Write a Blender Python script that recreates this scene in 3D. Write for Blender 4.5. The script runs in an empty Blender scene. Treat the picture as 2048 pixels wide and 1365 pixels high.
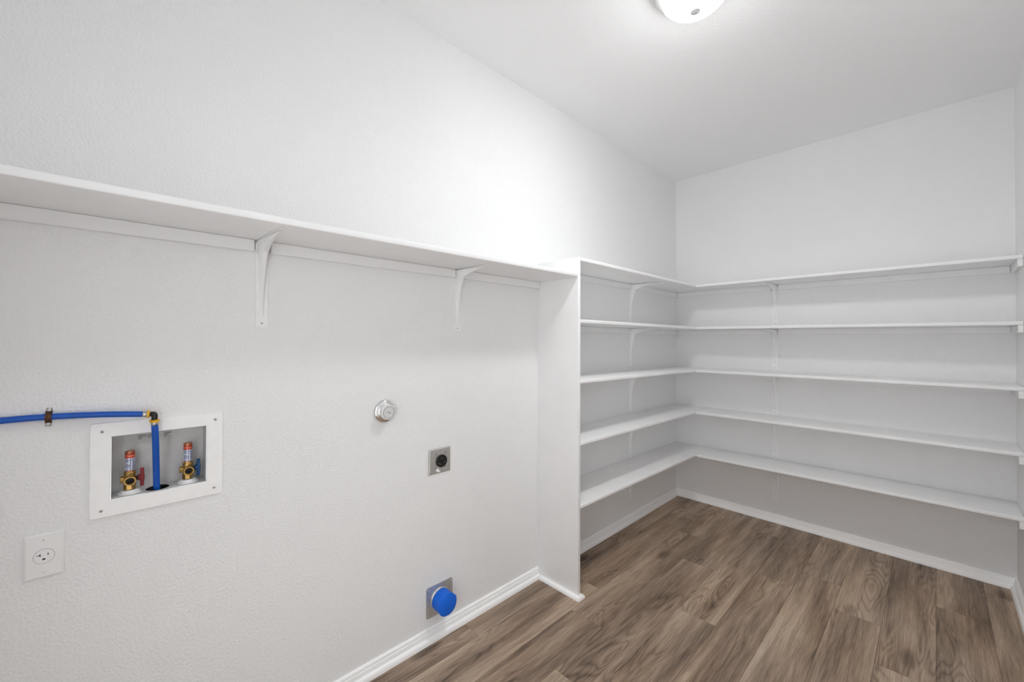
import bpy, bmesh, math, random
from mathutils import Vector, Matrix

S = bpy.context.scene
C = S.collection
PI = math.pi

# ------------------------------------------------------------------ camera
# the room: left wall X = 0, back wall Y = L, right wall X = W, floor Z = 0, ceiling Z = H (metres)
L, W, H = 3.512, 1.8805, 2.743
Y0 = -0.38                       # wall behind the camera, with the doorway
F_PX, YAW, PITCH, ROLL, PY = 812.24, 0.8061, 0.00724, 0.00215, 673.955
cam_d = bpy.data.cameras.new('camera')
cam = bpy.data.objects.new('camera', cam_d)
C.objects.link(cam)
fw = Vector((-math.sin(YAW) * math.cos(PITCH), math.cos(YAW) * math.cos(PITCH), math.sin(PITCH)))
rt = Vector((math.cos(YAW), math.sin(YAW), 0))
up = rt.cross(fw)
r2 = rt * math.cos(ROLL) + up * math.sin(ROLL)
u2 = up * math.cos(ROLL) - rt * math.sin(ROLL)
cam.matrix_world = Matrix.Translation((1.5764, 0, 1.3501)) @ Matrix((r2, u2, -fw)).transposed().to_4x4()
cam_d.sensor_fit = 'HORIZONTAL'
cam_d.sensor_width = 36.0
cam_d.lens = F_PX / 2048 * 36.0
cam_d.shift_y = (PY - 682.5) / 2048
cam_d.clip_start = 0.02
S.camera = cam

# ------------------------------------------------------------------ light and exposure
LAMP_POWER = 164.0                # radiance of the frosted dome
LAMP_DOWN = 0.97                 # share of the glow that fades towards the rim of the dome
HALL_FILL = 3.5                 # soft fill added through the world, entering by an assumed doorway
world = bpy.data.worlds.new('world')
S.world = world
world.use_nodes = True
world.node_tree.nodes['Background'].inputs[0].default_value = (0.97, 0.985, 1.0, 1)
world.node_tree.nodes['Background'].inputs[1].default_value = HALL_FILL
S.view_settings.view_transform = 'Standard'
S.view_settings.look = 'None'
S.view_settings.gamma = 1.0
S.view_settings.use_curve_mapping = False
S.view_settings.exposure = 0.0
S.cycles.max_bounces = 11
S.cycles.diffuse_bounces = 9
S.cycles.glossy_bounces = 4
S.cycles.caustics_reflective = False
S.cycles.use_light_tree = False

# ------------------------------------------------------------------ materials
def srgb(r, g, b):
    f = lambda c: (c / 255 / 12.92) if c / 255 <= 0.04045 else ((c / 255 + 0.055) / 1.055) ** 2.4
    return (f(r), f(g), f(b), 1)

def new_mat(name):
    m = bpy.data.materials.new(name)
    m.use_nodes = True
    return m, m.node_tree, m.node_tree.nodes['Principled BSDF']

def N(nt, kind, **kw):
    n = nt.nodes.new(kind)
    for k, v in kw.items():
        setattr(n, k, v)
    return n

def mth(nt, op, a, b=None, c=None, clamp=False):
    n = N(nt, 'ShaderNodeMath', operation=op)
    n.use_clamp = clamp
    for i, v in enumerate((a, b, c)):
        if v is None:
            continue
        if isinstance(v, (int, float)):
            n.inputs[i].default_value = v
        else:
            nt.links.new(v, n.inputs[i])
    return n.outputs[0]

def ramp(nt, fac, stops):
    n = N(nt, 'ShaderNodeValToRGB')
    e = n.color_ramp.elements
    while len(e) < len(stops):
        e.new(0.5)
    for el, (p, col) in zip(e, stops):
        el.position = p
        el.color = col
    nt.links.new(fac, n.inputs[0])
    return n.outputs[0]

def g(v):
    return (v, v, v, 1)

def plain(name, col, rough=0.4, metal=0.0, spec=0.5, var=0.04, scale=60, bump=0.0, bscale=300):
    m, nt, b = new_mat(name)
    tc = N(nt, 'ShaderNodeTexCoord')
    nz = N(nt, 'ShaderNodeTexNoise')
    nz.inputs['Scale'].default_value = scale
    nz.inputs['Detail'].default_value = 1
    nt.links.new(tc.outputs['Object'], nz.inputs['Vector'])
    c = ramp(nt, nz.outputs['Fac'], [(0.3, tuple(x * (1 - var) for x in col[:3]) + (1,)), (0.7, tuple(min(0.96, x * (1 + var)) for x in col[:3]) + (1,))])
    nt.links.new(c, b.inputs['Base Color'])
    b.inputs['Roughness'].default_value = rough
    b.inputs['Metallic'].default_value = metal
    b.inputs['Specular IOR Level'].default_value = spec
    if bump:
        n2 = N(nt, 'ShaderNodeTexNoise')
        n2.inputs['Scale'].default_value = bscale
        nt.links.new(tc.outputs['Object'], n2.inputs['Vector'])
        bp = N(nt, 'ShaderNodeBump')
        bp.inputs['Strength'].default_value = bump
        bp.inputs['Distance'].default_value = 0.001
        nt.links.new(n2.outputs['Fac'], bp.inputs['Height'])
        nt.links.new(bp.outputs[0], b.inputs['Normal'])
    return m

def wall_paint(name, col, rough, strength, spec=0.5):
    """orange-peel sprayed drywall texture under eggshell paint"""
    m, nt, b = new_mat(name)
    geo = N(nt, 'ShaderNodeNewGeometry')
    n1 = N(nt, 'ShaderNodeTexNoise')
    n1.inputs['Scale'].default_value = 135
    n1.inputs['Detail'].default_value = 1.5
    n1.inputs['Roughness'].default_value = 0.55
    nt.links.new(geo.outputs['Position'], n1.inputs['Vector'])
    r1 = ramp(nt, n1.outputs['Fac'], [(0.36, g(0)), (0.66, g(1))])
    n2 = N(nt, 'ShaderNodeTexNoise')
    n2.inputs['Scale'].default_value = 1.6
    n2.inputs['Detail'].default_value = 1
    nt.links.new(geo.outputs['Position'], n2.inputs['Vector'])
    lo = tuple(x * 0.985 for x in col[:3]) + (1,)
    nt.links.new(ramp(nt, n2.outputs['Fac'], [(0.3, lo), (0.7, col)]), b.inputs['Base Color'])
    bp = N(nt, 'ShaderNodeBump')
    bp.inputs['Strength'].default_value = strength
    bp.inputs['Distance'].default_value = 0.0011
    nt.links.new(r1, bp.inputs['Height'])
    nt.links.new(bp.outputs[0], b.inputs['Normal'])
    b.inputs['Roughness'].default_value = rough
    b.inputs['Specular IOR Level'].default_value = spec
    return m

def wood():
    m, nt, b = new_mat('vinyl_oak_plank')
    geo = N(nt, 'ShaderNodeNewGeometry')
    oi = N(nt, 'ShaderNodeObjectInfo')
    sep = N(nt, 'ShaderNodeSeparateXYZ')
    nt.links.new(geo.outputs['Position'], sep.inputs[0])
    rnd = oi.outputs['Random']
    X = mth(nt, 'ADD', sep.outputs[0], mth(nt, 'MULTIPLY', rnd, 37.0))
    Y = mth(nt, 'ADD', sep.outputs[1], mth(nt, 'MULTIPLY', rnd, 91.0))

    def noise(sx, sy, detail=3, rough=0.5, dist=0.0):
        cb = N(nt, 'ShaderNodeCombineXYZ')
        nt.links.new(mth(nt, 'MULTIPLY', X, sx), cb.inputs[0])
        nt.links.new(mth(nt, 'MULTIPLY', Y, sy), cb.inputs[1])
        nz = N(nt, 'ShaderNodeTexNoise')
        nz.inputs['Scale'].default_value = 1
        nz.inputs['Detail'].default_value = detail
        nz.inputs['Roughness'].default_value = rough
        nz.inputs['Distortion'].default_value = dist
        nt.links.new(cb.outputs[0], nz.inputs['Vector'])
        return nz.outputs['Fac']
    base = noise(9.5, 0.95, 3, 0.5, 0.2)                 # broad light and dark drifts
    drift = noise(3.2, 0.6, 2)
    cont = noise(12, 1.9, 1.2, 0.4, 0.3)               # its contour lines make the cathedral figure
    ring = mth(nt, 'PINGPONG', mth(nt, 'MULTIPLY', cont, 24.0), 1.0)
    ring = mth(nt, 'POWER', ring, 2.2)
    mask = ramp(nt, noise(7, 1.2, 1), [(0.50, g(0)), (0.60, g(1))])
    fine = noise(230, 8, 4, 0.7)                     # pores and fine streaks
    streak = noise(48, 2.0, 4, 0.66)
    # knots
    cb = N(nt, 'ShaderNodeCombineXYZ')
    nt.links.new(mth(nt, 'MULTIPLY', X, 5.5), cb.inputs[0])
    nt.links.new(mth(nt, 'MULTIPLY', Y, 2.1), cb.inputs[1])
    vo = N(nt, 'ShaderNodeTexVoronoi')
    vo.inputs['Scale'].default_value = 1.0
    nt.links.new(cb.outputs[0], vo.inputs['Vector'])
    knot = ramp(nt, vo.outputs['Distance'], [(0.0, g(1)), (0.10, g(0.75)), (0.19, g(0))])
    pick = N(nt, 'ShaderNodeSeparateColor')
    nt.links.new(vo.outputs['Color'], pick.inputs[0])
    knot = mth(nt, 'MULTIPLY', knot, mth(nt, 'GREATER_THAN', pick.outputs[0], 0.62))
    v = mth(nt, 'MULTIPLY_ADD', mth(nt, 'SUBTRACT', base, 0.5), 0.95, 0.5)
    v = mth(nt, 'MULTIPLY_ADD', mth(nt, 'SUBTRACT', drift, 0.5), 0.55, v)
    v = mth(nt, 'MULTIPLY_ADD', mth(nt, 'SUBTRACT', fine, 0.5), 0.75, v)
    v = mth(nt, 'MULTIPLY_ADD', mth(nt, 'SUBTRACT', streak, 0.5), 0.60, v)
    v = mth(nt, 'MULTIPLY_ADD', mth(nt, 'MULTIPLY', ring, mask), -0.20, v)
    v = mth(nt, 'MULTIPLY_ADD', knot, -0.28, v)
    v = mth(nt, 'ADD', v, mth(nt, 'MULTIPLY_ADD', rnd, 0.07, -0.045), clamp=True)
    col = ramp(nt, v, [(0.05, srgb(72, 60, 51)), (0.30, srgb(124, 106, 91)), (0.54, srgb(164, 144, 126)), (0.76, srgb(194, 174, 154)), (1.0, srgb(216, 198, 178))])
    hue = ramp(nt, noise(4, 1.3, 2), [(0.35, (0.985, 0.995, 1.0, 1)), (0.65, (1.0, 0.955, 0.90, 1))])
    mx = N(nt, 'ShaderNodeMix', data_type='RGBA', blend_type='MULTIPLY')
    mx.inputs[0].default_value = 1.0
    nt.links.new(col, mx.inputs[6])
    nt.links.new(hue, mx.inputs[7])
    nt.links.new(mx.outputs[2], b.inputs['Base Color'])
    nt.links.new(mth(nt, 'MULTIPLY_ADD', fine, 0.16, 0.42), b.inputs['Roughness'])
    b.inputs['Specular IOR Level'].default_value = 0.35
    bp = N(nt, 'ShaderNodeBump')
    bp.inputs['Strength'].default_value = 0.25
    bp.inputs['Distance'].default_value = 0.0006
    nt.links.new(fine, bp.inputs['Height'])
    nt.links.new(bp.outputs[0], b.inputs['Normal'])
    return m

M = {}
M['wall'] = wall_paint('wall_paint', (0.855, 0.857, 0.86, 1), 0.36, 0.75, 0.10)
M['ceiling'] = wall_paint('ceiling_paint', (0.915, 0.917, 0.92, 1), 0.7, 0.45, 0.08)
M['trim'] = plain('white_trim_paint', (0.955, 0.957, 0.96, 1), 0.38, var=0.012, scale=9)
M['shelf'] = plain('white_shelf_paint', (0.905, 0.907, 0.91, 1), 0.42, var=0.015, scale=7)
M['cleat'] = plain('painted_cleat', (0.858, 0.86, 0.862, 1), 0.45, var=0.012, scale=8)
M['bracket'] = plain('painted_steel', (0.88, 0.882, 0.885, 1), 0.40, var=0.02, scale=20)
M['screw'] = plain('painted_screw', (0.50, 0.50, 0.50, 1), 0.35, 0.5, var=0.1, scale=400)
M['mark'] = plain('grey_mark', (0.22, 0.22, 0.22, 1), 0.5)
M['dark'] = plain('dark_recess', (0.015, 0.015, 0.015, 1), 0.6)
M['wood'] = wood()
M['subfloor'] = plain('subfloor', srgb(40, 33, 28), 0.9)
M['plastic'] = plain('white_plastic', (0.93, 0.93, 0.93, 1), 0.35, var=0.015, scale=30)
M['cover'] = plain('outlet_plastic', (0.85, 0.85, 0.85, 1), 0.35, var=0.01, scale=30)
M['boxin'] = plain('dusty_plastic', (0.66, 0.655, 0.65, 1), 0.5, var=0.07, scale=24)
M['print'] = plain('grey_print', (0.10, 0.09, 0.09, 1), 0.6)
M['sticker'] = plain('grey_sticker', (0.60, 0.60, 0.59, 1), 0.35, var=0.03)
M['pex'] = plain('blue_pex', srgb(0, 82, 180), 0.4, var=0.05)
M['yellow'] = plain('yellow_nylon', srgb(226, 172, 30), 0.35, var=0.10, scale=120)
M['black'] = plain('black_nylon', srgb(20, 21, 20), 0.25)
M['steel_ring'] = plain('crimp_steel', srgb(188, 184, 176), 0.25, 0.9, var=0.1, scale=200)
M['strap'] = plain('copper_strap', srgb(88, 60, 46), 0.38, 0.75, var=0.35, scale=260)
M['zinc'] = plain('zinc_screw', srgb(205, 205, 200), 0.3, 0.7, var=0.1, scale=300)
M['brass'] = plain('brass', srgb(188, 152, 90), 0.30, 0.85, var=0.25, scale=180, bump=0.1)
M['copper'] = plain('copper', srgb(196, 128, 96), 0.28, 0.85, var=0.2, scale=160)
M['label_white'] = plain('arrestor_print_white', srgb(214, 218, 232), 0.35, 0.2, var=0.03)
M['label_blue'] = plain('arrestor_print_blue', srgb(44, 60, 128), 0.4)
M['label_red'] = plain('arrestor_print_red', srgb(206, 54, 28), 0.35)
M['label_letter'] = plain('arrestor_letter', srgb(246, 196, 160), 0.35, 0.3)
M['red'] = plain('red_handle', srgb(136, 16, 28), 0.35, var=0.12, scale=150)
M['blue'] = plain('blue_handle', srgb(14, 76, 128), 0.35, var=0.12, scale=150)
M['chrome'] = plain('chrome', srgb(232, 232, 232), 0.12, 1.0, var=0.02)
M['cap'] = plain('cap_plastic', srgb(228, 228, 227), 0.30, 0.35, var=0.02)
M['stainless'] = plain('stainless_plate', srgb(214, 214, 212), 0.34, 0.85, var=0.05, scale=90)
M['galv'] = plain('galvanised_sheet', srgb(206, 206, 202), 0.42, 0.75, var=0.10, scale=90)
M['tape'] = plain('blue_tape', srgb(0, 104, 226), 0.55, var=0.07, scale=220, bump=0.25, bscale=700)
M['bakelite'] = plain('black_bakelite', srgb(22, 22, 22), 0.30)

def lamp_glass():
    m, nt, b = new_mat('lit_frosted_glass')
    b.inputs['Base Color'].default_value = (0.9, 0.9, 0.9, 1)
    b.inputs['Emission Color'].default_value = (0.985, 0.995, 1.0, 1)
    # glow shaped to spare ceiling and wall: the underside emits more than the rim
    geo = N(nt, 'ShaderNodeNewGeometry')
    sp = N(nt, 'ShaderNodeSeparateXYZ')
    nt.links.new(geo.outputs['Normal'], sp.inputs[0])
    dn_ = mth(nt, 'MULTIPLY', sp.outputs[2], -1.0, clamp=True)
    dn_ = mth(nt, 'POWER', dn_, 4.0)
    nt.links.new(mth(nt, 'MULTIPLY', mth(nt, 'MULTIPLY_ADD', dn_, LAMP_DOWN, 1.0 - LAMP_DOWN), LAMP_POWER), b.inputs['Emission Strength'])
    return m
M['lamp'] = lamp_glass()
M['finial'] = plain('finial_paint', (0.74, 0.74, 0.74, 1), 0.7, spec=0.1)
M['lamp_metal'] = plain('brushed_white_metal', srgb(214, 214, 213), 0.35, 0.3)

# ------------------------------------------------------------------ builders
def link(name, me, mat, parent=None, smooth=False):
    o = bpy.data.objects.new(name, me)
    C.objects.link(o)
    if not me.materials and mat is not None:
        me.materials.append(M[mat])
    if smooth:
        for p in me.polygons:
            p.use_smooth = True
        try:
            me.set_sharp_from_angle(angle=math.radians(38))
        except Exception:
            pass
    if parent is not None:
        o.parent = parent
    return o

def origin(o):
    p = Vector((0, 0, 0))
    while o is not None:
        p += o.location
        o = o.parent
    return p

def mesh(name, vs, fs, mat, parent=None, smooth=False):
    """vs in room coordinates; parented meshes are stored relative to their parent"""
    off = origin(parent)
    me = bpy.data.meshes.new(name)
    me.from_pydata([tuple(Vector(v) - off) for v in vs], [], fs)
    bm = bmesh.new()
    bm.from_mesh(me)
    bmesh.ops.recalc_face_normals(bm, faces=bm.faces)
    bm.to_mesh(me)
    bm.free()
    return link(name, me, mat, parent, smooth)

def box(name, lo, hi, mat, parent=None, bevel=0.0, seg=2, zf=None):
    bm = bmesh.new()
    bmesh.ops.create_cube(bm, size=1)
    for v in bm.verts:
        v.co = Vector([(lo[i] + hi[i]) / 2 + v.co[i] * (hi[i] - lo[i]) for i in range(3)])
    if bevel:
        bmesh.ops.bevel(bm, geom=bm.edges[:], offset=bevel, segments=seg, profile=0.5, affect='EDGES', clamp_overlap=True)
    off = origin(parent)
    for v in bm.verts:
        if zf:
            v.co.z += zf(v.co.x, v.co.y)
        v.co -= off
    me = bpy.data.meshes.new(name)
    bm.to_mesh(me)
    bm.free()
    return link(name, me, mat, parent, bool(bevel))

def loft(name, loops, mat, parent=None, cap0=True, cap1=True, smooth=False, close=True):
    vs, fs = [], []
    n = len(loops[0])
    for lp in loops:
        vs += lp
    for i in range(len(loops) - 1):
        for j in range(n if close else n - 1):
            a, b_ = i * n + j, i * n + (j + 1) % n
            fs.append((a, b_, b_ + n, a + n))
    if cap0:
        fs.append(tuple(range(n)))
    if cap1:
        fs.append(tuple((len(loops) - 1) * n + j for j in range(n)))
    return mesh(name, vs, fs, mat, parent, smooth)

def frame_of(axis):
    a = Vector(axis).normalized()
    ref = Vector((0, 0, 1)) if abs(a.z) < 0.9 else Vector((1, 0, 0))
    u = ref.cross(a).normalized()
    v = a.cross(u)
    return a, u, v

def lathe(name, prof, o, axis, mat, parent=None, n=32, smooth=True, cap0=True, cap1=True, phase=0.0):
    a, u, v = frame_of(axis)
    o = Vector(o)
    loops = [[tuple(o + a * h + (u * math.cos(2 * PI * k / n + phase) + v * math.sin(2 * PI * k / n + phase)) * r) for k in range(n)] for r, h in prof]
    return loft(name, loops, mat, parent, cap0, cap1, smooth)

def tube(name, pts, r, mat, parent=None, n=20, smooth=True):
    pts = [Vector(p) for p in pts]
    loops = []
    pu = None
    for i, p in enumerate(pts):
        t = (pts[min(i + 1, len(pts) - 1)] - pts[max(i - 1, 0)]).normalized()
        if pu is None:
            _, u, v = frame_of(t)
        else:
            u = (pu - t * pu.dot(t)).normalized()
            v = t.cross(u)
        pu = u
        loops.append([tuple(p + (u * math.cos(2 * PI * k / n) + v * math.sin(2 * PI * k / n)) * r) for k in range(n)])
    return loft(name, loops, mat, parent, True, True, smooth)

def smooth_path(pts, m=8):
    pts = [Vector(p) for p in pts]
    out = []
    for i in range(len(pts) - 1):
        p0, p1, p2, p3 = pts[max(i - 1, 0)], pts[i], pts[i + 1], pts[min(i + 2, len(pts) - 1)]
        for k in range(m):
            t = k / m
            out.append(0.5 * ((2 * p1) + (p2 - p0) * t + (2 * p0 - 5 * p1 + 4 * p2 - p3) * t * t + (3 * p1 - p0 - 3 * p2 + p3) * t ** 3))
    out.append(pts[-1])
    return out

def rrect(y0, y1, z0, z1, r, x, n=5):
    """rounded rectangle on the left wall, at depth x"""
    out = []
    for cy, cz, a0 in ((y1 - r, z1 - r, 0), (y0 + r, z1 - r, PI / 2), (y0 + r, z0 + r, PI), (y1 - r, z0 + r, 1.5 * PI)):
        for k in range(n):
            a = a0 + PI / 2 * k / (n - 1)
            out.append((x, cy + r * math.cos(a), cz + r * math.sin(a)))
    return out

def thing(name, label, cat, loc, group=None):
    o = bpy.data.objects.new(name, None)
    C.objects.link(o)
    o.location = loc
    o.empty_display_size = 0.05
    o['label'] = label
    o['category'] = cat
    if group:
        o['group'] = group
    return o

def struct(o, label):
    o['kind'] = 'structure'
    o['label'] = label
    return o

# ------------------------------------------------------------------ the shell
BOX_Y, BOX_Z = (-0.0210, 0.1925), (0.9050, 1.0810)     # opening of the washer box in the left wall
T = 0.12

def slab_with_hole(name, lo, hi, hole_a, hole_b, axis):
    """a wall slab of thickness T, its normal along axis, with one rectangular hole (a, b are the two other axes)"""
    oth = [i for i in range(3) if i != axis]
    A = [lo[oth[0]], hole_a[0], hole_a[1], hi[oth[0]]]
    B = [lo[oth[1]], hole_b[0], hole_b[1], hi[oth[1]]]
    vs, fs = [], []
    def vid(s, i, j):
        return s * 16 + i * 4 + j
    for s in (lo[axis], hi[axis]):
        for i in range(4):
            for j in range(4):
                p = [0, 0, 0]
                p[axis], p[oth[0]], p[oth[1]] = s, A[i], B[j]
                vs.append(tuple(p))
    for s in (0, 1):
        for i in range(3):
            for j in range(3):
                if (i, j) != (1, 1):
                    fs.append((vid(s, i, j), vid(s, i + 1, j), vid(s, i + 1, j + 1), vid(s, i, j + 1)))
    ring = [(1, 1), (2, 1), (2, 2), (1, 2)]
    for k in range(4):
        a, b_ = ring[k], ring[(k + 1) % 4]
        fs.append((vid(0, *a), vid(0, *b_), vid(1, *b_), vid(1, *a)))
    for k in range(3):
        fs.append((vid(0, k, 0), vid(0, k + 1, 0), vid(1, k + 1, 0), vid(1, k, 0)))
        fs.append((vid(0, k, 3), vid(0, k + 1, 3), vid(1, k + 1, 3), vid(1, k, 3)))
        fs.append((vid(0, 0, k), vid(0, 0, k + 1), vid(1, 0, k + 1), vid(1, 0, k)))
        fs.append((vid(0, 3, k), vid(0, 3, k + 1), vid(1, 3, k + 1), vid(1, 3, k)))
    return mesh(name, vs, fs, 'wall')

struct(slab_with_hole('wall_left', (-T, Y0, 0), (0, L, H), (BOX_Y[0] - 0.018, BOX_Y[1] + 0.018), (BOX_Z[0] - 0.032, BOX_Z[1] + 0.018), 0), 'long white textured wall with the washer hookups')
struct(box('wall_back', (-T, L, 0), (W + T, L + T, H), 'wall'), 'white textured wall behind the corner shelves')
struct(box('wall_right', (W, Y0, 0), (W + T, L, H), 'wall'), 'white textured wall at the right edge')
DOOR = (1.0, 1.80, 2.06)
vs = [(x, y, z) for y in (Y0 - T, Y0) for x, z in ((-T, 0), (DOOR[0], 0), (DOOR[0], DOOR[2]), (DOOR[1], DOOR[2]), (DOOR[1], 0), (W + T, 0), (W + T, H), (-T, H))]
fr = [(0, 1, 2, 7), (2, 3, 6, 7), (3, 4, 5, 6)]
fs = fr + [tuple(8 + i for i in f) for f in fr] + [(i, (i + 1) % 8, 8 + (i + 1) % 8, 8 + i) for i in range(8)]
struct(mesh('wall_front', vs, fs, 'wall'), 'white wall with the doorway behind the viewer')
struct(box('ceiling', (-T, Y0 - T, H), (W + T, L + T, H + 0.1), 'ceiling'), 'white lightly textured ceiling')

floor = box('floor', (-T, Y0 - T, -0.05), (W + T, L + T, -0.006), 'subfloor')
struct(floor, 'brown wood-look vinyl plank floor')
rows = [(-0.047, 2.40), (0.133, 3.094), (0.313, 1.630), (0.493, 2.510), (0.673, 2.027), (0.853, 2.665), (1.0335, 2.855), (1.214, 2.593), (1.394, 2.280), (1.574, 2.990), (1.755, 2.12)]
random.seed(4)
for k, (x0, yj) in enumerate(rows):
    x1 = rows[k + 1][0] if k + 1 < len(rows) else 1.935
    xa, xb = max(x0, -0.005), min(x1, W + 0.005)
    y = yj - 1.22 * 3
    while y < L:
        ya, yb = max(y, Y0 - T), min(y + 1.22, L + 0.005)
        if yb - ya > 0.02 and xb - xa > 0.01:
            box('plank', (xa + 0.0003, ya + 0.0003, -0.006), (xb - 0.0003, yb - 0.0003, 0.0), 'wood', floor, 0.0007, 1)
        y += 1.22

# baseboards: moulded profile (distance from wall, height), mitred at inner corners
PROF = [(0.0, 0.0575), (0.0045, 0.0570), (0.0085, 0.0545), (0.0105, 0.0500), (0.0105, 0.0462), (0.0085, 0.0440), (0.0090, 0.0420), (0.0128, 0.0405),
        (0.0140, 0.0360), (0.0150, 0.0240), (0.0185, 0.0225), (0.0225, 0.0195), (0.0256, 0.0145), (0.0274, 0.0080), (0.0280, 0.0)]

def baseboard(name, fn, s0, s1, m0, m1, label):
    """fn(d, s) gives the room x, y of a point d from the wall and s along it"""
    loops = []
    for s, m in ((s0, m0), (s1, m1)):
        sg = 1 if s == s0 else -1
        lp = [(*fn(d, s + sg * (d if m else 0)), z) for d, z in PROF] + [(*fn(0, s), 0.0)]
        loops.append(lp)
    o = loft(name, loops, 'trim', None, True, True, True)
    return struct(o, label)

baseboard('baseboard_left', lambda d, s: (d, s), Y0, 1.7165, True, False, 'white moulded baseboard under the washer hookups')
baseboard('baseboard_left', lambda d, s: (d, s), 1.7385, L, False, True, 'white moulded baseboard under the shelves on the left wall')
baseboard('baseboard_back', lambda d, s: (s, L - d), 0, W, True, True, 'white moulded baseboard under the back wall shelves')
baseboard('baseboard_right', lambda d, s: (W - d, s), Y0, L, True, True, 'white moulded baseboard of the right wall')
baseboard('baseboard_front', lambda d, s: (s, Y0 + d), 0, DOOR[0], True, False, 'white moulded baseboard beside the doorway')

# ------------------------------------------------------------------ ceiling lamp
LX, LY = 0.939, 1.590
lamp = thing('ceiling_lamp', 'round flush mount ceiling light with a lit frosted white dome', 'ceiling light', (LX, LY, H))
lathe('canopy', [(0.150, 0), (0.160, 0.002), (0.162, 0.010), (0.158, 0.016), (0.151, 0.020), (0.148, 0.030), (0.140, 0.034), (0.126, 0.036)], (LX, LY, H), (0, 0, -1), 'lamp_metal', lamp, 64)
dome = [(0.1285 * math.cos(a), 0.0345 + 0.086 * math.sin(a)) for a in [PI / 2 * k / 9 for k in range(9)]] + [(0.004, 0.1205)]
lathe('glass_dome', dome, (LX, LY, H), (0, 0, -1), 'lamp', lamp, 44)
lathe('finial', [(0.0168, 0.1180), (0.0180, 0.1190), (0.0180, 0.1235), (0.0170, 0.1245), (0.0110, 0.1250), (0.0100, 0.1275), (0.004, 0.1285)], (LX, LY, H), (0, 0, -1), 'finial', lamp, 28)

# ------------------------------------------------------------------ shelving
SD = 0.2855                      # depth of the shelf boards
DIV = (1.7172, 1.7380)
div = thing('shelf_divider', 'tall white upright board standing between the long shelf and the corner shelves', 'panel', (0.14, 1.7276, 0))
box('board', (0.0, DIV[0], 0.0), (SD, DIV[1], 1.7855), 'shelf', div, 0.0018, 2)
SH = [(0.0, 0.0200), (0.0050, 0.0198), (0.0100, 0.0180), (0.0142, 0.0140), (0.0168, 0.0085), (0.0178, 0.0)]
loops = [[(0.0285, DIV[0] - d, z), (SD + d, DIV[0] - d, z), (SD + d, DIV[1] + d, z), (0.0285, DIV[1] + d, z)] for d, z in SH]
loft('base_moulding', loops, 'trim', div, False, False, True, close=False)

def stamped_bracket(label, loc, out, along, height, reach=0.243, group='white shelf brackets'):
    """pressed steel shelf bracket: loc is the corner at the wall under the shelf; out points away from the wall, along runs beside it"""
    t = thing('shelf_bracket', label, 'bracket', loc, group)
    o, w, z = Vector(out), Vector(along), Vector((0, 0, 1))
    O = Vector(loc)
    P = lambda a, b_, c: tuple(O + o * a + w * b_ + z * c)
    hw = 0.0185
    # wall plate with rounded lower end
    pl = [(-hw, -0.020), (hw, -0.020)] + [(hw - 0.005 + 0.005 * math.cos(a), -height + 0.005 - 0.005 * math.sin(a)) for a in (0, PI / 4, PI / 2)] + [(-hw + 0.005 - 0.005 * math.sin(a), -height + 0.005 - 0.005 * math.cos(a)) for a in (0, PI / 4, PI / 2)]
    loft('wall_plate', [[P(x, b_, c) for b_, c in pl] for x in (0.0003, 0.0040)], 'bracket', t)
    # arm: the sheet bends over from the plate and narrows towards its tip, a hair below the board
    sheet = [(0.0016, -0.0300, 1.0), (0.0018, -0.0170, 1.0), (0.0030, -0.0105, 1.0), (0.0062, -0.0066, 0.99), (0.0120, -0.0052, 0.97), (0.035, -0.0044, 0.90), (0.10, -0.0034, 0.72), (reach - 0.010, -0.0028, 0.50), (reach, -0.0030, 0.30)]
    loops = []
    for q_, (a, c, f) in enumerate(sheet):
        a2, c2, _ = sheet[min(q_ + 1, len(sheet) - 1)]
        a1, c1, _ = sheet[max(q_ - 1, 0)]
        d_ = Vector((a2 - a1, c2 - c1)).normalized() * 0.0014
        loops.append([P(a - d_.y, -hw * f, c + d_.x), P(a - d_.y, hw * f, c + d_.x), P(a + d_.y, hw * f, c - d_.x), P(a + d_.y, -hw * f, c - d_.x)])
    loft('arm', loops, 'bracket', t, True, True, True)
    # pressed rib sweeping from the plate round the inner corner to the arm
    k0, n = 0.034, 22
    loops = []
    for i in range(n + 1):
        s_ = -1 + 2 * i / n
        q = abs(s_)
        bulge = k0 * (1 - q) ** 2.0
        a = 0.0042 + bulge + (s_ * (reach - 0.030) if s_ > 0 else 0)
        c = -0.0062 - bulge - (-s_ * (height - 0.045) if s_ < 0 else 0)
        wd = 0.0145 - 0.0085 * q ** 0.8
        dp = 0.0050 * (1 - q) + 0.0014
        s_arm = s_ > 0
        base = (a, -0.0055) if s_arm else (0.0030, c)
        if q < 0.08:
            base = (0.0030, -0.0055)
        mid = (a * 0.9 + base[0] * 0.1, c * 0.9 + base[1] * 0.1)
        ca, cc = a + (0 if s_arm else dp), c - (dp if s_arm else 0)
        loops.append([P(base[0], -wd, base[1]), P(mid[0], -wd * 0.85, mid[1]), P(ca, -wd * 0.45, cc), P(ca, wd * 0.45, cc), P(mid[0], wd * 0.85, mid[1]), P(base[0], wd, base[1])])
    loft('rib', loops, 'bracket', t, True, True, True, close=False)
    for b_, c in ((0.0, -height + 0.014), (-0.0125, -0.036), (0.0125, -0.036)):
        lathe('screw', [(0.0034, 0.0), (0.0034, 0.0012), (0.0022, 0.0020), (0.0006, 0.0016)], P(0.0038, b_, c), o, 'screw', t, 12)
    return t

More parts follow.
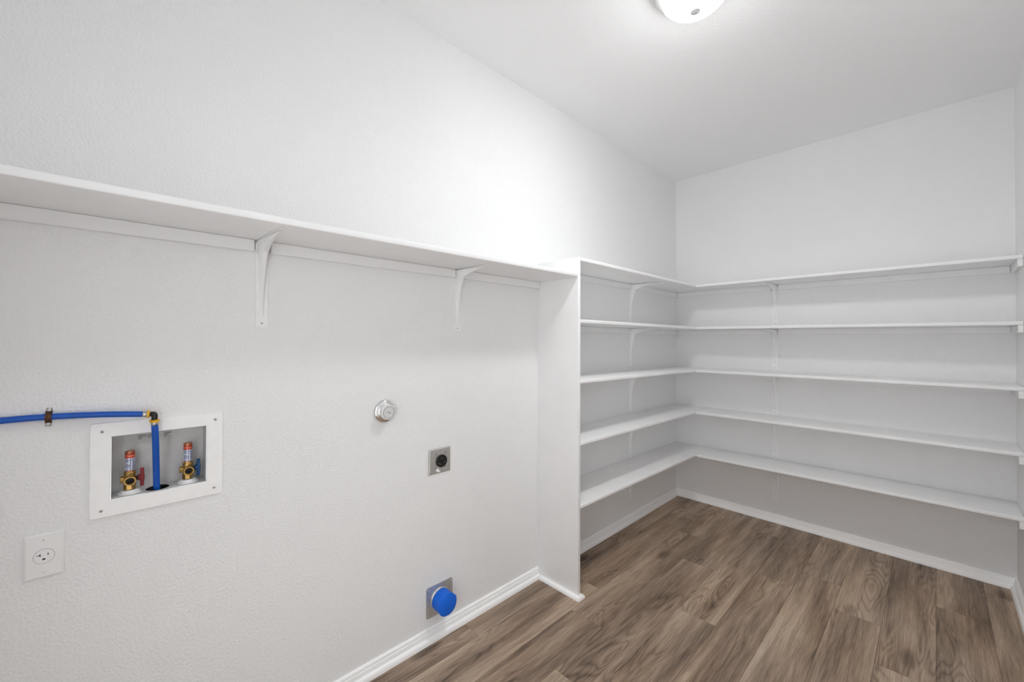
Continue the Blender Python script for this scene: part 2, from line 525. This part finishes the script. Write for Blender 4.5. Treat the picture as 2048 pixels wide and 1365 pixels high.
# long shelf over the washer space
ls = thing('wall_shelf', 'long white wall shelf above the washer hookups, running up to the upright board', 'shelf', (0.14, 0.66, 1.6795))
ZL = 1.6795
box('board', (0.0005, Y0 + 0.001, ZL), (SD, DIV[0] - 0.0005, ZL + 0.0205), 'shelf', ls, 0.0035, 3)
for a, b_ in ((Y0 + 0.001, 0.3135), (0.3635, 1.1275), (1.1735, DIV[0] - 0.0005)):
    box('cleat', (0.0005, a, ZL - 0.0385), (0.0185, b_, ZL - 0.0003), 'cleat', ls, 0.0015, 1)
stamped_bracket('white bracket under the long shelf, above the recessed washer box', (0, 0.3390, ZL), (1, 0, 0), (0, 1, 0), 0.290)
stamped_bracket('white bracket under the long shelf, nearest the upright board', (0, 1.1500, ZL), (1, 0, 0), (0, 1, 0), 0.290)

# five L shelves in the corner; (height of the underside at the divider, in the corner, at the right wall)
LEV = [(1.7665, 1.7615, 1.7600), (1.4390, 1.4335, 1.4285), (1.1185, 1.0985, 1.1000), (0.7925, 0.7740, 0.7735), (0.4620, 0.4425, 0.4520)]
ORD = ['topmost', 'second from the top', 'middle', 'fourth from the top', 'lowest']
FY = 3.2210
for k, (zl, zc, zr) in enumerate(LEV):
    sh = thing('corner_shelf', '%s of the five white L-shaped shelves in the corner' % ['topmost', 'second from top', 'middle one', 'second from bottom', 'lowest'][k], 'shelf', (0.14, 3.36, zc), 'white corner shelves')
    zL = lambda x, y, a=zl, b_=zc: a + (b_ - a) * (y - DIV[1]) / (FY - DIV[1])
    zB = lambda x, y, a=zc, b_=zr: a + (b_ - a) * (x - SD) / (W - SD)
    th = 0.0195
    box('side_board', (0.0005, DIV[1] + 0.0005, 0), (SD, L - 0.0005, th), 'shelf', sh, 0.0035, 3, lambda x, y: zL(x, min(y, FY)))
    box('back_board', (SD + 0.0004, FY, 0), (W - 0.0005, L - 0.0005, th), 'shelf', sh, 0.0035, 3, zB)
    for a, b_ in ((DIV[1] + 0.001, 2.7130), (2.7570, L - 0.019)):
        box('cleat', (0.0005, a, -0.0385), (0.0180, b_, -0.0003), 'cleat', sh, 0.0015, 1, lambda x, y: zL(x, min(y, FY)))
    for a, b_ in ((0.0185, 0.7290), (0.7730, W - 0.019)):
        box('cleat', (a, L - 0.0180, -0.0385), (b_, L - 0.0005, -0.0003), 'cleat', sh, 0.0015, 1, lambda x, y: zB(max(x, SD), y))
    box('end_cleat', (W - 0.0182, FY + 0.001, -0.0385), (W - 0.0005, L - 0.0005, -0.0003), 'cleat', sh, 0.0015, 1, zB)
    stamped_bracket('white bracket on the left wall run under the %s corner shelf' % ['topmost', 'second from top', 'middle', 'second from bottom', 'lowest'][k], (0, 2.7350, zL(0, 2.7350)), (1, 0, 0), (0, 1, 0), 0.303)
    stamped_bracket('white bracket on the back wall under the %s corner shelf' % ['topmost', 'second from top', 'middle', 'second from bottom', 'lowest'][k], (0.7510, L, zB(0.7510, L)), (0, -1, 0), (1, 0, 0), 0.301)

# ------------------------------------------------------------------ washer outlet box
BD = 0.076
wb = thing('washer_outlet_box', 'recessed white plastic washer outlet box with a screwed face frame', 'outlet box', (0, 0.0858, 0.8625))
oy, oz = (-0.0613, 0.2325), (0.8625, 1.1198)
fl = [rrect(oy[0], oy[1], oz[0], oz[1], 0.006, 0.0004), rrect(oy[0], oy[1], oz[0], oz[1], 0.006, 0.0052),
      rrect(oy[0] + 0.0012, oy[1] - 0.0012, oz[0] + 0.0012, oz[1] - 0.0012, 0.005, 0.0066),
      rrect(BOX_Y[0] - 0.0008, BOX_Y[1] + 0.0008, BOX_Z[0] - 0.0008, BOX_Z[1] + 0.0008, 0.0018, 0.0066), rrect(BOX_Y[0] + 0.0008, BOX_Y[1] - 0.0008, BOX_Z[0] + 0.0008, BOX_Z[1] - 0.0008, 0.0012, 0.0052),
      rrect(BOX_Y[0] + 0.0008, BOX_Y[1] - 0.0008, BOX_Z[0] + 0.0008, BOX_Z[1] - 0.0008, 0.0012, 0.0004)]
loft('face_frame', fl, 'plastic', wb, False, False)
# the recess: five sides, the floor of it with a round drain opening
iy, iz = (BOX_Y[0] + 0.001, BOX_Y[1] - 0.001), (BOX_Z[0] + 0.001, BOX_Z[1] - 0.001)
DR = (-0.034, 0.0790, 0.0270)
vs = [(0, iy[0], iz[0]), (0, iy[1], iz[0]), (0, iy[1], iz[1]), (0, iy[0], iz[1]), (-BD, iy[0], iz[0]), (-BD, iy[1], iz[0]), (-BD, iy[1], iz[1]), (-BD, iy[0], iz[1])]
fs = [(4, 5, 6, 7), (0, 3, 7, 4), (1, 5, 6, 2), (3, 2, 6, 7)]
angs = sorted([2 * PI * k / 28 for k in range(28)] + [math.atan2(cy - DR[1], cx - DR[0]) % (2 * PI) for cx in (0, -BD) for cy in iy])
base_i = len(vs)
for a in angs:
    dx, dy = math.cos(a), math.sin(a)
    tt = min([((0 if dx > 0 else -BD) - DR[0]) / dx if abs(dx) > 1e-9 else 9, ((iy[1] if dy > 0 else iy[0]) - DR[1]) / dy if abs(dy) > 1e-9 else 9])
    vs.append((DR[0] + dx * tt, DR[1] + dy * tt, iz[0]))
    vs.append((DR[0] + dx * DR[2], DR[1] + dy * DR[2], iz[0]))
for k in range(len(angs)):
    a, b_ = base_i + 2 * k, base_i + 2 * ((k + 1) % len(angs))
    fs.append((a, b_, b_ + 1, a + 1))
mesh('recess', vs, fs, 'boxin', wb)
lathe('drain', [(DR[2], 0.0), (DR[2] - 0.001, -0.015), (DR[2] - 0.002, -0.029)], (DR[0], DR[1], iz[0]), (0, 0, 1), 'dark', wb, 28, True, False, True)
for y, z in ((-0.0380, 1.0968), (0.2128, 1.0972), (0.2108, 0.8842), (-0.0388, 0.8820)):
    sc = lathe('screw', [(0.0040, 0.0), (0.0040, 0.0010), (0.0026, 0.0022), (0.0008, 0.0024)], (0.0064, y, z), (1, 0, 0), 'zinc', wb, 14)
    for a in (0.6, 0.6 + PI / 2):
        dy, dz = math.cos(a), math.sin(a)
        px, qx = 0.0084, 0.0090
        e = [(-0.0022, -0.00045), (0.0022, -0.00045), (0.0022, 0.00045), (-0.0022, 0.00045)]
        loft('cross_slot', [[(x, y + p * dy - q * dz, z + p * dz + q * dy) for p, q in e] for x in (px, qx)], 'dark', sc)
# paper label with rows of tiny print on the back of the recess
xb = -BD + 0.0004
lab = loft('paper_label', [[(x, 0.0325, 1.0350), (x, 0.1303, 1.0380), (x, 0.1310, 1.0720), (x, 0.0318, 1.0690)] for x in (xb, xb + 0.0004)], 'sticker', wb)
rows_print = [(1.0595, [(0.036, 0.055), (0.058, 0.069), (0.072, 0.080), (0.095, 0.113)]), (1.0550, [(0.036, 0.047), (0.051, 0.054), (0.056, 0.066), (0.070, 0.083), (0.095, 0.104)]),
              (1.0505, [(0.036, 0.045), (0.060, 0.064), (0.066, 0.071), (0.094, 0.101)])]
for z, segs in rows_print:
    for a, b_ in segs:
        box('print_mark', (xb + 0.0004, a, z - 0.0008), (xb + 0.0007, b_, z + 0.0008), 'print', lab)

# ------------------------------------------------------------------ shut-off valves with hammer arrestors
def text_band(word, cx, cy, r, z0, h, mat, parent, span):
    cu = bpy.data.curves.new('letters', 'FONT')
    cu.body = word
    cu.size = 1.0
    cu.resolution_u = 3
    tmp = bpy.data.objects.new('letters_tmp', cu)
    C.objects.link(tmp)
    bpy.context.view_layer.update()
    me0 = bpy.data.meshes.new_from_object(tmp.evaluated_get(bpy.context.evaluated_depsgraph_get()))
    bpy.data.objects.remove(tmp)
    xs = [v.co.x for v in me0.vertices]
    ys = [v.co.y for v in me0.vertices]
    bm = bmesh.new()
    bm.from_mesh(me0)
    bmesh.ops.triangulate(bm, faces=bm.faces[:])
    bmesh.ops.subdivide_edges(bm, edges=[e for e in bm.edges if e.calc_length() > 0.2], cuts=1)
    off = origin(parent)
    for v in bm.verts:
        a = ((v.co.x - min(xs)) / (max(xs) - min(xs)) - 0.5) * span
        z = z0 + (v.co.y - min(ys)) / (max(ys) - min(ys)) * h
        v.co = Vector((cx + r * math.cos(a), cy + r * math.sin(a), z)) - off
    me = bpy.data.meshes.new('letters')
    bm.to_mesh(me)
    bm.free()
    return link('letters', me, mat, parent)

def arc_strip(name, cx, cy, r, a0, a1, z0, z1, mat, parent, n=8):
    vs, fs = [], []
    for k in range(n + 1):
        a = a0 + (a1 - a0) * k / n
        for z in (z0, z1):
            vs.append((cx + r * math.cos(a), cy + r * math.sin(a), z))
    for k in range(n):
        fs.append((2 * k, 2 * k + 2, 2 * k + 3, 2 * k + 1))
    return mesh(name, vs, fs, mat, parent, True)

def valve(label, cy, z0, handle, hname):
    cx = -0.036
    t = thing('shutoff_valve', label, 'valve', (cx, cy, z0), 'washer shut-off valves')
    q = 24
    lathe('flange', [(0.0255, 0.0), (0.0258, 0.003), (0.0245, 0.0045), (0.0205, 0.0050), (0.0200, 0.0085), (0.0188, 0.0098), (0.012, 0.0100)], (cx, cy, z0), (0, 0, 1), 'plastic', t, 36)
    lathe('hex_nut', [(0.0120, 0.0098), (0.0140, 0.0108), (0.0140, 0.0245), (0.0122, 0.0262)], (cx, cy, z0), (0, 0, 1), 'brass', t, 8, False, phase=0.25)
    lathe('body', [(0.0105, 0.025), (0.0128, 0.029), (0.0136, 0.036), (0.0136, 0.042), (0.0126, 0.049), (0.0110, 0.052)], (cx, cy, z0), (0, 0, 1), 'brass', t, q)
    zc = z0 + 0.0390
    lathe('hose_outlet', [(0.0108, 0.010), (0.0112, 0.018), (0.0132, 0.0195), (0.0136, 0.022), (0.0136, 0.027), (0.0126, 0.0285), (0.0098, 0.0285), (0.0085, 0.0255), (0.0082, 0.020)], (cx, cy, zc), (1, 0, 0), 'brass', t, 28, True, True, False)
    lathe('bore', [(0.0083, 0.0200), (0.0055, 0.0205), (0.0045, 0.0150), (0.0010, 0.0148)], (cx, cy, zc), (1, 0, 0), 'dark', t, 24, True, False, True)
    lathe('side_plug', [(0.0090, 0.008), (0.0095, 0.0155), (0.0108, 0.0160), (0.0108, 0.0195), (0.0095, 0.0205)], (cx, cy, zc + 0.001), (0, -1, 0), 'brass', t, 8, False)
    lathe('collar', [(0.0112, 0.0500), (0.0134, 0.0515), (0.0136, 0.0580), (0.0124, 0.0600), (0.0118, 0.0625)], (cx, cy, z0), (0, 0, 1), 'brass', t, 12, False)
    # T handle on its stem
    lathe('stem', [(0.0060, 0.010), (0.0060, 0.0180)], (cx, cy, zc), (0, 1, 0), 'dark', t, 16)
    hd = lathe('handle', [(0.0078, 0.0165), (0.0086, 0.0175), (0.0080, 0.0235), (0.0074, 0.0240)], (cx + 0.001, cy, zc + 0.001), (0, 1, 0), handle, t, 18)
    loops = []
    for i, zz in enumerate((-0.0262, -0.0250, -0.012, -0.006, 0.006, 0.012, 0.0250, 0.0262)):
        w_ = (0.0042, 0.0052, 0.0056, 0.0068, 0.0068, 0.0056, 0.0052, 0.0042)[i]
        loops.append([(cx + 0.001 + w_ * a, cy + 0.0262 + 0.0044 * b_ * (w_ / 0.0056), zc + 0.001 + zz) for a, b_ in ((1, 0.7), (0.7, 1), (-0.7, 1), (-1, 0.7), (-1, -0.7), (-0.7, -1), (0.7, -1), (1, -0.7))])
    loft('lever', loops, handle, hd, True, True, True)
    # copper hammer arrestor with its printed sleeve
    ar = lathe('arrestor', [(0.0102, 0.060), (0.0108, 0.0625), (0.0108, 0.1165), (0.0112, 0.1175), (0.0112, 0.1190), (0.0100, 0.1208), (0.0050, 0.1216)], (cx, cy, z0), (0, 0, 1), 'copper', t, q)
    R = 0.01095
    a0, a1 = -1.75, 1.75
    arc_strip('white_print', cx, cy, R, a0, a1, z0 + 0.0655, z0 + 0.1010, 'label_white', ar, 20)
    arc_strip('red_print', cx, cy, R, a0, a1, z0 + 0.1010, z0 + 0.1125, 'label_red', ar, 20)
    text_band('Oatey', cx, cy, R + 0.00025, z0 + 0.1028, 0.0082, 'label_letter', ar, 2.25)
    for a in (0.02, 0.62, 1.05):
        arc_strip('blue_rule', cx, cy, R + 0.0002, a - 0.06, a + 0.06, z0 + 0.0665, z0 + 0.1000, 'label_blue', ar, 2)
    for zz, sa, sb in ((0.0975, -0.95, -0.3), (0.0940, -0.95, -0.2), (0.0905, -0.85, -0.35), (0.0680, -0.9, -0.3), (0.0950, 0.15, 0.5), (0.0900, 0.75, 1.0), (0.0780, 0.70, 1.3), (0.0720, 0.75, 1.2), (0.0850, 0.72, 1.3)):
        arc_strip('blue_print', cx, cy, R + 0.0002, sa, sb, z0 + zz - 0.0008, z0 + zz + 0.0008, 'label_blue', ar, 5)
    # round emblem
    vs, fs = [], []
    nn = 22
    for k in range(nn):
        th = 2 * PI * k / nn
        for rr in (0.0036, 0.0050):
            a = -0.55 + rr * math.cos(th) / R
            vs.append((cx + (R + 0.0003) * math.cos(a), cy + (R + 0.0003) * math.sin(a), z0 + 0.0790 + rr * math.sin(th)))
    for k in range(nn):
        fs.append((2 * k, 2 * ((k + 1) % nn), 2 * ((k + 1) % nn) + 1, 2 * k + 1))
    em = mesh('round_emblem', vs, fs, 'label_blue', ar)
    for da in (-0.1, 0.1):
        arc_strip('emblem_bar', cx, cy, R + 0.0003, -0.55 + da - 0.05, -0.55 + da + 0.05, z0 + 0.0772, z0 + 0.0808, 'label_blue', em, 2)
    return t
valve('brass shut-off valve with a red T handle inside the washer box', 0.0183, 0.9063, 'red', 'red')
valve('brass shut-off valve with a blue T handle inside the washer box', 0.1495, 0.9063, 'blue', 'blue')

# ------------------------------------------------------------------ blue drain hose with elbow
PR = 0.0080
pe = thing('blue_water_pipe', 'blue plastic pipe along the wall, turning down into the washer box through a black elbow', 'pipe', (0.02, -0.1, 1.15))
pts = smooth_path([(0.0095, Y0, 1.148), (0.0095, -0.2110, 1.1510), (0.0100, -0.1340, 1.1505), (0.0170, -0.04, 1.1455), (0.0235, 0.0440, 1.1370)], 8)
tube('horizontal_run', pts, PR, 'pex', pe)
VX, VY = 0.0270, 0.0685
tube('downpipe', smooth_path([(VX, VY, 1.1060), (0.0180, VY + 0.0025, 1.06), (-0.0060, VY + 0.0055, 0.98), (-0.0270, VY + 0.0085, 0.895)], 8), PR, 'pex', pe)
ax = Vector((0.0235, 0.0440, 1.1370)) - Vector((0.0170, -0.04, 1.1455))
ax.normalize()
e0 = Vector((0.0235, 0.0440, 1.1370))
lathe('crimp_ring', [(0.0086, -0.001), (0.0092, 0.0002), (0.0092, 0.0055), (0.0086, 0.0062), (0.0086, 0.0085)], e0, ax, 'steel_ring', pe, 24)
lathe('yellow_collar', [(0.0090, 0.0080), (0.0112, 0.0088), (0.0112, 0.0128), (0.0088, 0.0140)], e0, ax, 'yellow', pe, 24)
dn = Vector((VX - 0.018, -0.0025, 0.046)).normalized()
d0 = Vector((VX, VY, 1.1060))
lathe('crimp_ring', [(0.0086, -0.001), (0.0092, 0.0), (0.0092, 0.0052), (0.0086, 0.0060), (0.0086, 0.0085)], d0, dn, 'steel_ring', pe, 24)
lathe('yellow_collar', [(0.0088, 0.0075), (0.0114, 0.0085), (0.0114, 0.0125), (0.0085, 0.0138)], d0, dn, 'yellow', pe, 24)
el0, el3 = e0 + ax * 0.0135, d0 + dn * 0.0135
corner = Vector((VX + 0.001, VY, el0.z - 0.001))
elb = [el0, el0 + ax * 0.003] + [el0.lerp(corner, 0.72), corner.lerp(Vector((VX, VY, 1.1)), 0.0) + Vector((0, -0.0012, -0.0012)), corner.lerp(el3, 0.4), el3]
tube('elbow', smooth_path(elb, 5), 0.0072, 'black', pe, 18)

cl = thing('pipe_strap', 'brown copper strap screwed over the blue pipe', 'strap', (0, -0.1348, 1.1485))
loops = []
prof = [(0.0008, 1.1715), (0.0008, 1.1640), (0.0040, 1.1605)] + [(0.0100 + 0.0090 * math.cos(a), 1.1500 + 0.0090 * math.sin(a)) for a in (1.15, 0.75, 0.35, 0.0, -0.35, -0.75, -1.15)] + [(0.0040, 1.1395), (0.0008, 1.1360), (0.0008, 1.1262)]
for (x, z) in prof:
    sk = (z - 1.15) * 0.045
    ya, yb = -0.1406 + sk, -0.1288 + sk
    if z in (1.1715, 1.1262):
        ya, yb = ya + 0.0015, yb - 0.0015
    loops.append([(x, ya, z), (x, yb, z), (x + 0.0011, yb, z), (x + 0.0011, ya, z)])
loft('band', loops, 'strap', cl, True, True, True)
for z in (1.1668, 1.1310):
    sc = lathe('screw', [(0.0046, 0.0), (0.0046, 0.0008), (0.0030, 0.0021), (0.0010, 0.0023)], (0.0018, -0.1347 + (z - 1.15) * 0.045, z), (1, 0, 0), 'zinc', cl, 16)
    for a in (0.3, 0.3 + PI / 2):
        dy, dz = math.cos(a), math.sin(a)
        e = [(-0.0022, -0.0005), (0.0022, -0.0005), (0.0022, 0.0005), (-0.0022, 0.0005)]
        loft('cross_slot', [[(x, -0.1347 + (z - 1.15) * 0.045 + p * dy - q_ * dz, z + p * dz + q_ * dy) for p, q_ in e] for x in (0.0036, 0.0043)], 'screw', sc)

# ------------------------------------------------------------------ white washer receptacle
wo = thing('wall_outlet', 'white single wall outlet with a round face below the washer box', 'outlet', (0, -0.1402, 0.7975))
a, b_, c, d = -0.1748, -0.1056, 0.7412, 0.8542
loft('cover_plate', [rrect(a, b_, c, d, 0.0025, 0.0003), rrect(a, b_, c, d, 0.0025, 0.0026), rrect(a + 0.0012, b_ - 0.0012, c + 0.0012, d - 0.0012, 0.0025, 0.0038), rrect(a + 0.0045, b_ - 0.0045, c + 0.0045, d - 0.0045, 0.003, 0.0058)], 'cover', wo, False, True)
RY, RZ = -0.1402, 0.7968
rc = lathe('receptacle', [(0.0183, 0.0050), (0.0183, 0.0056), (0.0176, 0.0059), (0.0176, 0.0072), (0.0170, 0.0078), (0.010, 0.0078)], (0, RY, RZ), (1, 0, 0), 'cover', wo, 40)
lathe('face_gap', [(0.0189, 0.0050), (0.0189, 0.00605), (0.0178, 0.00605)], (0, RY, RZ), (1, 0, 0), 'screw', rc, 40)
def slot(nm, y0, y1, z0, z1, par, x=0.0076, x1=0.0080, mat='dark'):
    box(nm, (x, y0, z0), (x1, y1, z1), mat, par)
slot('slot', RY - 0.0072, RY - 0.0054, RZ + 0.0012, RZ + 0.0078, rc)
slot('slot', RY - 0.0120, RY - 0.0070, RZ + 0.0036, RZ + 0.0053, rc)
slot('slot', RY + 0.0064, RY + 0.0080, RZ + 0.0016, RZ + 0.0074, rc)
vs = [(math.cos(t), math.sin(t)) for t in [PI * k / 10 for k in range(11)]]
loft('ground_hole', [[(x, RY + 0.0001 + 0.0030 * p, RZ - 0.0086 + 0.0046 * q_) for p, q_ in vs] for x in (0.0076, 0.0080)], 'dark', rc)
for z in (0.8382, 0.7560):
    lathe('screw', [(0.0032, 0.0), (0.0032, 0.0008), (0.0018, 0.0016), (0.0006, 0.0016)], (0.0056, -0.1402, z), (1, 0, 0), 'cover', wo, 14)
    slot('screw_slot', -0.1402 - 0.0006, -0.1402 + 0.0006, z - 0.0026, z + 0.0026, wo, 0.0066, 0.0074, 'screw')

# ------------------------------------------------------------------ capped gas stub with round chrome escutcheon
KY, KZ = 0.7848, 1.0530
kn = thing('capped_pipe_stub', 'round chrome escutcheon with a pale screw cap sticking out of the wall', 'pipe cap', (0, KY, KZ))
lathe('escutcheon', [(0.0460, 0.0003), (0.0466, 0.0018), (0.0452, 0.0040), (0.0415, 0.0068), (0.0355, 0.0086), (0.0315, 0.0096), (0.0298, 0.0112), (0.0290, 0.0116)], (0, KY, KZ), (1, 0, 0), 'chrome', kn, 48)
lathe('pipe', [(0.0240, 0.0085), (0.0240, 0.0200)], (0, KY, KZ), (1, 0, 0), 'print', kn, 32)
kc = lathe('cap', [(0.0300, 0.0170), (0.0316, 0.0180), (0.0320, 0.0215), (0.0308, 0.0228), (0.0312, 0.0320), (0.0302, 0.0350), (0.0285, 0.0360), (0.0240, 0.0360), (0.0238, 0.0322), (0.0222, 0.0320), (0.0218, 0.0352), (0.004, 0.0352)], (0, KY, KZ), (1, 0, 0), 'cap', kn, 48)
for (y0, y1, z0, z1) in ((-0.0085, -0.0070, -0.0015, 0.0035), (-0.0055, -0.0042, -0.0020, 0.0028), (-0.0020, 0.0010, 0.0020, 0.0034), (-0.0018, -0.0006, -0.0030, 0.0010), (0.0030, 0.0042, -0.0055, 0.0000), (0.0058, 0.0070, -0.0055, 0.0000), (0.0030, 0.0070, -0.0066, -0.0054)):
    slot('embossed_mark', KY + y0, KY + y1, KZ + z0, KZ + z1, kc, 0.0350, 0.0356, 'mark')

# ------------------------------------------------------------------ dryer receptacle on a stainless plate
dr = thing('dryer_outlet', 'square stainless steel wall plate with a round black dryer outlet', 'outlet', (0, 1.0533, 0.7965))
a, b_, c, d = 0.9950, 1.1115, 0.7398, 0.8530
loft('cover_plate', [rrect(a, b_, c, d, 0.0015, 0.0003), rrect(a, b_, c, d, 0.0015, 0.0034), rrect(a + 0.0045, b_ - 0.0045, c + 0.0045, d - 0.0045, 0.0015, 0.0056)], 'stainless', dr, False, True)
QY, QZ = 1.0585, 0.7945
rc = lathe('receptacle', [(0.0285, 0.0050), (0.0285, 0.0120), (0.0278, 0.0130), (0.0262, 0.0130), (0.0258, 0.0105), (0.010, 0.0105)], (0, QY, QZ), (1, 0, 0), 'bakelite', dr, 44)
slot('slot', QY - 0.0155, QY - 0.0130, QZ - 0.0075, QZ + 0.0070, rc, 0.0104, 0.0110)
slot('slot', QY + 0.0150, QY + 0.0175, QZ - 0.0060, QZ + 0.0085, rc, 0.0104, 0.0110)
slot('slot', QY - 0.0050, QY + 0.0050, QZ - 0.0210, QZ - 0.0165, rc, 0.0104, 0.0110)
slot('slot', QY - 0.0040, QY + 0.0055, QZ + 0.0140, QZ + 0.0195, rc, 0.0104, 0.0110)
slot('brass_contact', QY - 0.0160, QY - 0.0115, QZ - 0.0110, QZ - 0.0090, rc, 0.0104, 0.0112, 'zinc')
slot('brass_contact', QY + 0.0130, QY + 0.0175, QZ - 0.0095, QZ - 0.0075, rc, 0.0104, 0.0112, 'zinc')
slot('brass_contact', QY - 0.0070, QY - 0.0030, QZ - 0.0150, QZ - 0.0135, rc, 0.0104, 0.0112, 'zinc')
slot('brass_contact', QY - 0.0020, QY + 0.0030, QZ + 0.0098, QZ + 0.0112, rc, 0.0104, 0.0112, 'zinc')
lathe('centre_screw', [(0.0038, 0.0), (0.0038, 0.0008), (0.0022, 0.0012), (0.0020, 0.0004)], (0.0104, QY, QZ), (1, 0, 0), 'black', rc, 14)
for y, z in ((1.0328, 0.8268), (1.0812, 0.8300), (1.0800, 0.7660), (1.0318, 0.7660)):
    sc = lathe('screw', [(0.0042, 0.0), (0.0042, 0.0010), (0.0028, 0.0018), (0.0010, 0.0018)], (0.0054, y, z), (1, 0, 0), 'mark', dr, 14)
    lathe('screw_head', [(0.0026, 0.0016), (0.0024, 0.0022), (0.0008, 0.0022)], (0.0054, y, z), (1, 0, 0), 'stainless', sc, 12)
pts = [(1.0290, 0.7590), (1.0345, 0.7570), (1.0370, 0.7640), (1.0400, 0.7660), (1.0440, 0.7640), (1.0455, 0.7560), (1.0520, 0.7520), (1.0530, 0.7452), (1.0420, 0.7448), (1.0360, 0.7480), (1.0310, 0.7530)]
loft('white_patch', [[(x, y, z) for y, z in pts] for x in (0.0055, 0.0059)], 'plastic', dr)  # irregular white patch near the lower edge of the plate

# ------------------------------------------------------------------ dryer vent covered with blue tape
dv = thing('dryer_vent', 'galvanised dryer vent plate low on the wall, its duct sealed with blue tape', 'vent', (0, 1.0560, 0.0975))
a, b_, c, d = 0.9850, 1.1265, 0.0975, 0.2365
loft('wall_plate', [rrect(a, b_, c, d, 0.010, 0.0003), rrect(a, b_, c, d, 0.010, 0.0020), rrect(a + 0.0008, b_ - 0.0008, c + 0.0008, d - 0.0008, 0.0095, 0.0026)], 'galv', dv, False, True)
for y in (a + 0.0115, b_ - 0.0115):
    for z in (c + 0.0115, d - 0.0115):
        lathe('screw', [(0.0044, 0.0), (0.0044, 0.0008), (0.0026, 0.0021), (0.0010, 0.0023)], (0.0024, y, z), (1, 0, 0), 'zinc', dv, 14)
VYc, VZc = 1.0560, 0.1660
lathe('duct_collar', [(0.0500, 0.0024), (0.0495, 0.0040), (0.0470, 0.0060), (0.0462, 0.0100), (0.0462, 0.0620)], (0, VYc, VZc), (1, 0, 0), 'galv', dv, 48)
random.seed(11)
n = 40
l0, l1, l2, l3 = [], [], [], []
for k in range(n):
    an = 2 * PI * k / n
    cy_, sz_ = math.cos(an), math.sin(an)
    back = 0.0105 + 0.0012 * math.sin(3 * an + 1) + random.uniform(-0.0006, 0.0006)
    dd = abs((an - 1.36 * PI + PI) % (2 * PI) - PI)
    if dd < 0.55:
        back += 0.022 * (1 - dd / 0.55)
    ro = 0.0480 + 0.0006 * math.sin(5 * an) + random.uniform(-0.0002, 0.0002)
    l0.append((back, VYc + 0.0472 * cy_, VZc + 0.0472 * sz_))
    l1.append((0.0570, VYc + ro * cy_, VZc + ro * sz_))
    rf = ro + 0.0004 + (0.0012 if (k % 7 == 3) else 0)
    l2.append((0.0655, VYc + rf * cy_, VZc + rf * sz_))
    l3.append((0.0670, VYc + 0.046 * cy_, VZc + 0.046 * sz_))
loft('tape_cover', [l0, l1, l2, l3], 'tape', dv, False, True, True)
